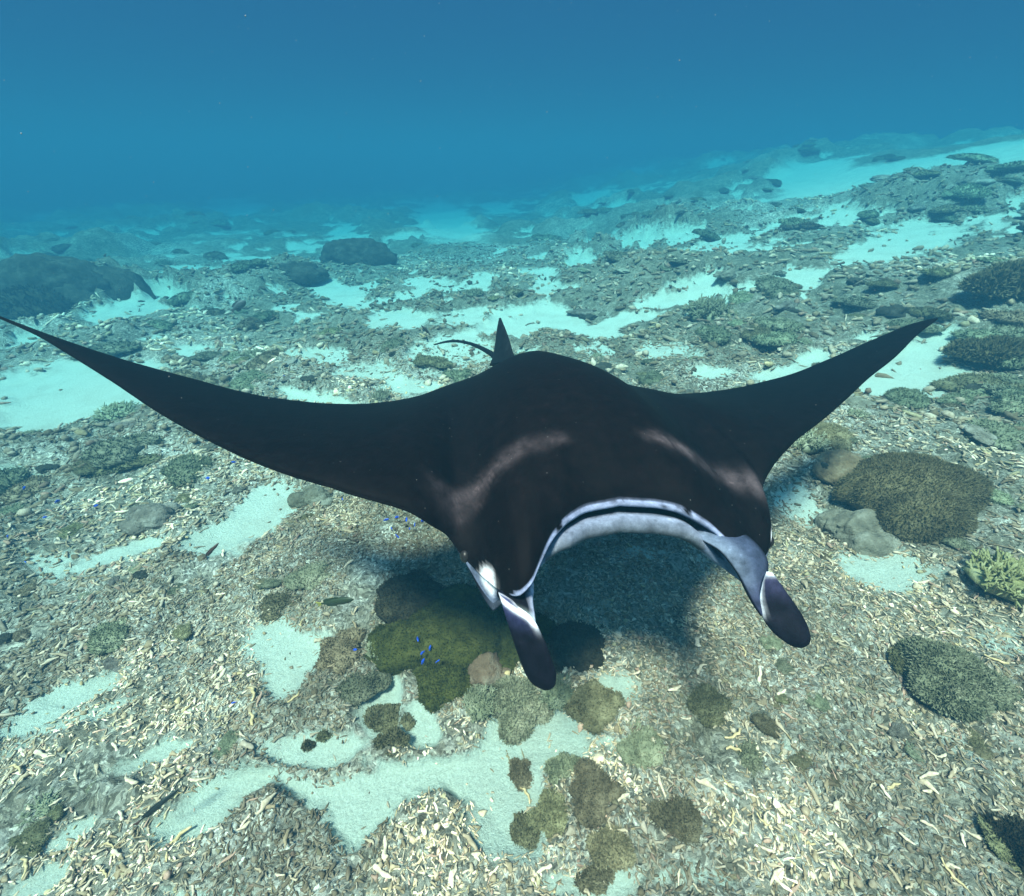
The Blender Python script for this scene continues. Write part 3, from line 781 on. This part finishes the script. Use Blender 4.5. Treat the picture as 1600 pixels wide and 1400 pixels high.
# ---- the scattered growth of the reef behind and around
TEM = {'algae': [fuzzy_mesh('algae_clump', .15, .13, .075, 100 + i, (M_ALGAE, M_ALGAE2)[i % 2], 2200, .016, .004, 4, .34) for i in range(6)],
       'rock': [rock_mesh('encrusted_rock', .14, .11, .08, 120 + i, (M_ROCK, M_ROCK, M_DROCK)[i % 3], 4, .6) for i in range(6)],
       'finger': [finger_mesh('branching_coral', .13, 140 + i, (M_FINGER, M_ALGAE2, M_FINGER)[i % 3], 110, .0045, .045) for i in range(4)]}
NAMES = {'algae': ('algae_clump', 'algae', 'low brown and green algae clump among the reef rubble', 'algae clumps scattered over the reef'),
         'rock': ('encrusted_rock', 'rock', 'weathered coral rock lying in the reef rubble', 'coral rocks scattered over the reef'),
         'finger': ('branching_coral', 'coral', 'small branching coral growing among the reef rubble', 'branching corals scattered over the reef')}
def scatter():
    rs = np.random.RandomState(77); n = 0; tries = 0
    quota = {'algae': 240, 'rock': 110, 'finger': 80}
    while sum(quota.values()) > 0 and tries < 60000:
        tries += 1
        px = rs.uniform(-60, 1660); py = 250 + 1100 * rs.rand() ** 2.6
        g = ground(px, py); r = math.hypot(g[0], g[1])
        if r > 26 or r < .9: continue
        if py > 640 and 500 < px < 1180: continue
        s = float(sand_mask(np.array([g[0]]), np.array([g[1]]))[0])
        if s > .25 + .2 * rs.rand() : continue
        d = fbm(np.array([g[0] * .6 + 8]), np.array([g[1] * .6]), 53, 3)[0]
        if rs.rand() > .35 + 1.5 * (d - .3): continue
        k = rs.choice(['algae', 'rock', 'finger'], p=[.52, .30, .18])
        if quota[k] <= 0: continue
        quota[k] -= 1
        sz = (.35 + .75 * rs.rand()) * (.62 + .13 * min(r, 9)) * (1.0 if k == 'algae' else .75)
        if r < 2.8: sz *= .45
        if r < 2.0 and rs.rand() < .5: continue
        me = TEM[k][rs.randint(len(TEM[k]))]
        z = float(seabed_h(np.array([g[0]]), np.array([g[1]]))[0])
        nm, cat, lab, grp = NAMES[k]
        where = ('in the foreground left of the olive coral' if px < 520 and py > 880 else 'in the foreground right of the olive coral' if py > 880 else
                 'below the left wing' if px < 560 and py > 560 + (px - 0) * .45 - 60 else 'right of the ray below the right wing' if px > 1180 and py > 620 else
                 'on the rising slope beyond the right wing' if px > 1000 else 'beyond the left wing' if px < 560 else 'beyond the back of the ray')
        look = {'algae': ('brown', 'grey green')[TEM[k].index(me) % 2], 'rock': ('grey', 'grey', 'dark')[TEM[k].index(me) % 3], 'finger': ('pale', 'olive grey', 'pale')[TEM[k].index(me) % 3]}[k]
        what = {'algae': 'low %s algae clump', 'rock': 'weathered %s coral rock', 'finger': 'small %s branching coral'}[k] % look
        lab = what + ' ' + where; grp = what + 's ' + where
        o = link(nm, me, loc=(g[0], g[1], z - .005), rot=(rs.randn() * .1, rs.randn() * .1, rs.rand() * 6.28), scale=(sz * (.8 + .5 * rs.rand()), sz * (.8 + .5 * rs.rand()), sz * (.45 + .4 * rs.rand())))
        tag(o, lab, cat, grp)
scatter()

# ------------------------------------------------------------------ rubble
PAL = np.array([(.72,.69,.60),(.60,.56,.47),(.50,.46,.37),(.40,.355,.27),(.30,.26,.18),(.18,.155,.10),(.44,.32,.27),(.82,.79,.71),(.36,.36,.24),(.56,.49,.30)]) * [1.30, 1.07, .95] + [.05, .04, .035]
PWT = np.array([.11,.13,.15,.15,.15,.13,.05,.05,.06,.02]); PWT /= PWT.sum()
def stick_template(rings, sides, seed):
    rs = np.random.RandomState(seed)
    t = np.linspace(-1, 1, rings); bend = rs.uniform(-.25, .25); b2 = rs.uniform(-.1, .1)
    c = np.stack([t, bend * (t ** 2 - .4) + b2 * t ** 3, np.zeros(rings)], -1)
    rad = (1 - .35 * np.abs(t) ** 2) * (1 + rs.uniform(-.45, .45, rings)) * (1 - t * rs.uniform(0, .5))
    c[:, 1] += rs.uniform(-.12, .12, rings); c[:, 2] += rs.uniform(-.05, .05, rings)
    an = np.linspace(0, 2 * np.pi, sides, endpoint=False) + rs.rand()
    off = np.stack([np.zeros(sides), np.cos(an), np.sin(an)], -1)
    f = grid_faces(rings, sides, True); F = np.vstack([f[:, :3], f[:, [0, 2, 3]]])
    n = rings * sides; j = np.arange(sides)
    F = np.vstack([F, np.stack([np.full(sides, n), (j + 1) % sides, j], -1), np.stack([np.full(sides, n + 1), (rings - 1) * sides + j, (rings - 1) * sides + (j + 1) % sides], -1)])
    return c, rad, off, F
def stick_verts(tpl, L, r, flatk):
    """L, r, flatk arrays (n); returns n x verts x 3"""
    c, rad, off, F = tpl
    n = len(L)
    V = c[None, :, None, :] * L[:, None, None, None] + rad[None, :, None, None] * off[None, None, :, :] * r[:, None, None, None]
    V = V.reshape(n, -1, 3)
    e = np.zeros((n, 2, 3)); e[:, 0] = c[0] * L[:, None]; e[:, 1] = c[-1] * L[:, None]; e[:, 0, 0] -= r * .4; e[:, 1, 0] += r * .4
    V = np.concatenate([V, e], 1); V[:, :, 2] *= flatk[:, None]
    return V
def build_rubble():
    Vs, Fs, Cs = [], [], []; off = 0
    rs = np.random.RandomState(5)
    # (count, r0, r1, half length lo hi, radius lo hi, rings, sides)
    zones = [(54000, .25, 2.1, .003, .0125, .0011, .0034, 3, 4), (19000, 1.8, 4.4, .007, .028, .0025, .0075, 3, 5), (9000, 4.0, 11, .015, .06, .007, .018, 3, 5),
             (9000, .25, 3.0, .0035, .012, .003, .008, 3, 5), (3500, 3, 9, .015, .045, .012, .03, 3, 5), (260, .4, 3.0, .010, .020, .006, .012, 4, 6)]
    for zi, (cnt, ra, rb, l0, l1, q0, q1, rings, sides) in enumerate(zones):
        n = int(cnt * 1.7)
        r = np.sqrt(rs.uniform(ra * ra, rb * rb, n)); a = np.radians(rs.uniform(-69, 69, n) if ra > 1 else rs.uniform(-78, 78, n))
        x = r * np.sin(a); y = r * np.cos(a)
        s = sand_mask(x, y)
        keep = (rs.rand(n) > .975 * sstep(.38, .85, s)) & (fbm(x * 3, y * 3, 81, 3) > .22 + .25 * rs.rand(n) * rs.rand(n))
        x, y = x[keep][:cnt], y[keep][:cnt]; s = s[keep][:cnt]; n = len(x)
        z = seabed_h(x, y, s)
        L = rs.uniform(l0, l1, n) ** 1.0 * (.6 + .8 * rs.rand(n) ** 2); rad = rs.uniform(q0, q1, n); fl = rs.uniform(.5, 1., n)
        yaw = rs.uniform(0, 6.283, n); pit = rs.randn(n) * .28
        cols = PAL[rs.choice(len(PAL), n, p=PWT)] * rs.uniform(.8, 1.15, n)[:, None]
        patch = np.maximum(sstep(.42, .60, fbm(x * 1.6 + 3, y * 1.6, 91, 5)), 1.25 * reef_cover(x, y))[:, None]; patch2 = sstep(.45, .65, fbm(x * .9 + 30, y * .9, 92, 4))[:, None]
        cols = cols * (.62 + .62 * sstep(.25, .75, fbm(x * 4.5 + 11, y * 4.5, 95, 4)))[:, None]
        cols = cols * (1 - np.clip(patch * .55, 0, .8)) + np.array([.09, .07, .042]) * patch * .5; cols = cols * (1 + .25 * patch2 * np.clip(1 - patch, 0, 1))
        k = rs.randint(0, 6, n)
        for t in range(6):
            i = np.where(k == t)[0]
            if not len(i): continue
            tp = stick_template(rings, sides, 300 + t + zi * 10)
            V = stick_verts(tp, L[i], rad[i], fl[i])
            cp_, sp_ = np.cos(pit[i])[:, None], np.sin(pit[i])[:, None]; cy, sy = np.cos(yaw[i])[:, None], np.sin(yaw[i])[:, None]
            X = V[..., 0] * cp_ - V[..., 2] * sp_; Z = V[..., 0] * sp_ + V[..., 2] * cp_; Y = V[..., 1]
            W = np.stack([X * cy - Y * sy + x[i][:, None], X * sy + Y * cy + y[i][:, None], Z + z[i][:, None] + (rad[i] * rs.uniform(.1, 1.0, len(i)))[:, None]], -1)
            nv = W.shape[1]
            Vs.append(W.reshape(-1, 3)); Fs.append((tp[3][None] + (np.arange(len(i)) * nv)[:, None, None] + off).reshape(-1, 3))
            Cs.append(np.repeat(cols[i], nv, axis=0)); off += len(i) * nv
    me = mesh_np('coral_rubble', np.vstack(Vs), np.vstack(Fs), np.vstack(Cs), True, [M_RUBBLE])
    print('rubble tris', sum(len(f) for f in Fs))
    tag(link('coral_rubble', me), 'broken coral fragments covering the seabed', None, None, 'stuff')
    # the 300 that show largest, one by one
    tm = []
    for t in range(10):
        tp = stick_template(6, 7, 500 + t)
        V = stick_verts(tp, np.array([.020 + .012 * rs.rand()]), np.array([.0045 + .003 * rs.rand()]), np.array([.85]))[0]
        V = V + (fbm3(V * 160, 3 + t, 2) - .5)[:, None] * .004
        c = PAL[[0, 1, 2, 1, 3, 2, 6, 9, 1, 4][t]]
        tm.append(mesh_np('coral_fragment', V, tp[3], np.tile(c, (len(V), 1)), True, [M_RUBBLE]))
    n = 0
    while n < 290:
        px = rs.uniform(0, 1600); py = rs.uniform(880, 1400) if rs.rand() < .8 else rs.uniform(780, 900)
        if 560 < px < 980 and py < 1230 or (690 < px < 1270 and py < 1020): continue
        g = ground(px, py); s = float(sand_mask(np.array([g[0]]), np.array([g[1]]))[0])
        if s > .4 and rs.rand() > .08: continue
        z = float(seabed_h(np.array([g[0]]), np.array([g[1]]))[0]); k = .5 + .55 * rs.rand() ** 2
        o = link('coral_fragment', tm[n % 10], loc=(g[0], g[1], z + .007), rot=(rs.rand() * .6, rs.randn() * .25, rs.rand() * 6.28), scale=(k, k, k))
        tone = ('white', 'cream', 'beige', 'cream', 'tan', 'beige', 'pinkish', 'yellowish', 'cream', 'brown')[n % 10]
        where = 'lower left' if px < 560 else 'lower middle' if px < 1060 else 'lower right'
        tag(o, '%s finger-sized piece of dead coral in the %s rubble' % (tone, where), 'coral fragment', '%s dead coral fragments in the %s rubble' % (tone, where)); n += 1
build_rubble()

# ------------------------------------------------------------------ fish
def simple_mat(name, c, rough=.5, em=None):
    m, nt, b = mat(name, rough, .4); b.inputs['Base Color'].default_value = c + (1,)
    return m
M_FDARK = simple_mat('dark_green_fish_skin', (.030, .045, .022)); M_FBLACK = simple_mat('dark_fish_skin', (.02, .026, .024))
M_FRED = simple_mat('brown_red_fish_skin', (.10, .045, .03)); M_FBLUE = simple_mat('electric_blue_fish_skin', (.02, .09, .62), .5); M_FYEL = simple_mat('yellow_tail', (.30, .28, .06)); M_FGREY = simple_mat('grey_fish_skin', (.09, .10, .10))
def fish_parts(L, h, w):
    t = np.array([0, .06, .16, .3, .5, .7, .85, .93]); hp = np.array([.05, .45, .8, 1, .95, .62, .34, .28]) * h; wp = np.array([.05, .5, .85, 1, .9, .5, .2, .1]) * w
    an = np.linspace(0, 2 * np.pi, 12, endpoint=False)
    V = np.stack([np.repeat((t - .5)[:, None] * L, 12, 1), wp[:, None] * np.cos(an), hp[:, None] * np.sin(an)], -1).reshape(-1, 3)
    body = (V, grid_faces(8, 12, True))
    def slab(poly, th):
        p = np.array(poly, float); n = len(p)
        V = np.vstack([np.stack([p[:, 0], np.full(n, -th), p[:, 1]], -1), np.stack([p[:, 0], np.full(n, th), p[:, 1]], -1)])
        F = [tuple(range(n)), tuple(range(2 * n - 1, n - 1, -1))] + [(i, (i + 1) % n, n + (i + 1) % n, n + i) for i in range(n)]
        return V, F
    tail = slab([(.40 * L, .25 * h), (.52 * L, .75 * h), (.50 * L, 0), (.52 * L, -.75 * h), (.40 * L, -.25 * h)], .0012)
    dors = slab([(-.2 * L, .85 * h), (-.1 * L, 1.35 * h), (.2 * L, 1.25 * h), (.32 * L, .85 * h), (.3 * L, .5 * h), (0, .8 * h)], .001)
    anal = slab([(.0 * L, -.85 * h), (.05 * L, -1.25 * h), (.28 * L, -1.05 * h), (.3 * L, -.5 * h)], .001)
    return body, tail, dors, anal
def me_poly(name, V, F, m):
    me = bpy.data.meshes.new(name); me.from_pydata([tuple(v) for v in V], [], [tuple(int(i) for i in f) for f in F]); me.materials.append(m); me.update(); return me
def fish(px, py, depth, px2, py2, d2, hfrac, m, mt, label, group=None, name='reef_fish'):
    a = at(px, py, depth); b = at(px2, py2, d2); L = float(np.linalg.norm(b - a)); c = (a + b) / 2
    root = empty(name); d = Vector(b - a).normalized()      # x axis head to tail
    up = Vector((0, 0, 1)); y = up.cross(d).normalized(); z = d.cross(y)
    R_ = Matrix((d, y, z)).transposed().to_4x4()
    root.matrix_world = Matrix.Translation(Vector(c)) @ R_
    tag(root, label, 'fish', group)
    body, tail, dors, anal = fish_parts(L, L * hfrac, L * hfrac * .5)
    ob = link('body', me_poly('body', *body, m), root)
    for p in ob.data.polygons: p.use_smooth = True
    link('tail_fin', me_poly('tail_fin', *tail, mt), root); link('dorsal_fin', me_poly('dorsal_fin', *dors, m), root); link('anal_fin', me_poly('anal_fin', *anal, m), root)
fish(553, 936, 1.30, 497, 944, 1.34, .10, M_FDARK, M_FYEL, 'slender dark green wrasse left of the left head fin')
fish(342, 848, 1.70, 318, 873, 1.68, .09, M_FRED, M_FRED, 'small slender reddish brown fish over the left rubble')
fish(280, 1232, 1.15, 212, 1288, 1.12, .075, M_FBLACK, M_FRED, 'long slender dark fish at the lower left over bright rubble')
fish(1600, 850, 1.75, 1540, 850, 1.78, .14, M_FBLACK, M_FBLACK, 'dark fish at the right edge below the golden brown coral')
fish(1512, 846, 1.8, 1440, 842, 1.85, .12, M_FGREY, M_FGREY, 'grey fish swimming left of the dark fish at the right edge')
fish(658, 508, 2.9, 672, 523, 2.9, .10, M_FBLACK, M_FBLACK, 'tiny dark slender fish left of the tail')
fish(1284, 722, 2.0, 1292, 732, 2.0, .3, M_FBLACK, M_FBLACK, 'tiny dark damselfish in front of the orange brown rock')
fish(384, 470, 3.9, 362, 486, 3.9, .2, M_FGREY, M_FGREY, 'grey fish hovering over dark corals right of the left boulder')
# electric blue damselfish
bl = fish_parts(.018, .0042, .0026)
blV = []; blF = []; o_ = 0
for V_, F_ in bl:
    blV += [tuple(v) for v in V_]; blF += [tuple(int(i) + o_ for i in f) for f in F_]; o_ += len(V_)
me_bl = me_poly('blue_damselfish', blV, blF, M_FBLUE)
rsb = np.random.RandomState(3)
for grp, lab, pts in (
    ('blue damselfish below the left wing', 'tiny electric blue damselfish hovering below the left wing edge', [(604,812),(620,808),(635,812),(648,820),(660,814),(621,838),(612,826),(640,826)]),
    ('blue damselfish over the olive coral', 'tiny electric blue damselfish hovering over the olive leather coral', [(653,999),(685,1000),(660,1020),(661,1033),(684,1033),(672,1012)]),
    ('blue damselfish over the left rubble', 'tiny electric blue damselfish over the far left rubble', [(70,808),(38,762),(325,747),(150,790),(90,783),(365,722),(444,588),(40,878),(555,1015),(365,1098),(12,838),(535,780),(888,705)])):
    for px, py in pts:
        if px == 888: continue
        g = ground(px, py); k = .93
        p = g * (k + rsb.uniform(-.02, .02)); d = p[1] * CP - p[2] * SP
        o = link('blue_damselfish', me_bl, loc=tuple(p), rot=(rsb.randn() * .3, rsb.randn() * .4, rsb.rand() * 6.28), scale=((.55 + .3 * d) * (.75 + .5 * rsb.rand()),) * 3)
        tag(o, lab, 'fish', grp)

# ------------------------------------------------------------------ marine snow
def snow():
    rs = np.random.RandomState(8); n = 1300
    M_SNOW = simple_mat('marine_snow', (.3, .32, .3), .9)
    a = np.radians(rs.uniform(-58, 58, n)); r = rs.uniform(.5, 6, n); el = rs.uniform(-.75, .3, n)
    P = np.stack([r * np.sin(a), r * np.cos(a), r * el], -1)
    V0 = np.array([(1, 0, 0), (-1, 0, 0), (0, 1, 0), (0, -1, 0), (0, 0, 1), (0, 0, -1)], float); F0 = np.array([(0, 2, 4), (2, 1, 4), (1, 3, 4), (3, 0, 4), (2, 0, 5), (1, 2, 5), (3, 1, 5), (0, 3, 5)])
    P = P[P[:, 2] > base_h(P[:, 0], P[:, 1]) + .1]; n = len(P)
    R = rs.uniform(.0004, .0010, n) * (.6 + .25 * np.hypot(P[:, 0], P[:, 1]))
    V = (P[:, None] + V0[None] * R[:, None, None]).reshape(-1, 3); F = (F0[None] + np.arange(n)[:, None, None] * 6).reshape(-1, 3)
    tag(link('marine_snow', mesh_np('marine_snow', V, F, None, False, [M_SNOW])), 'tiny pale specks drifting in the water', None, None, 'stuff')
snow()
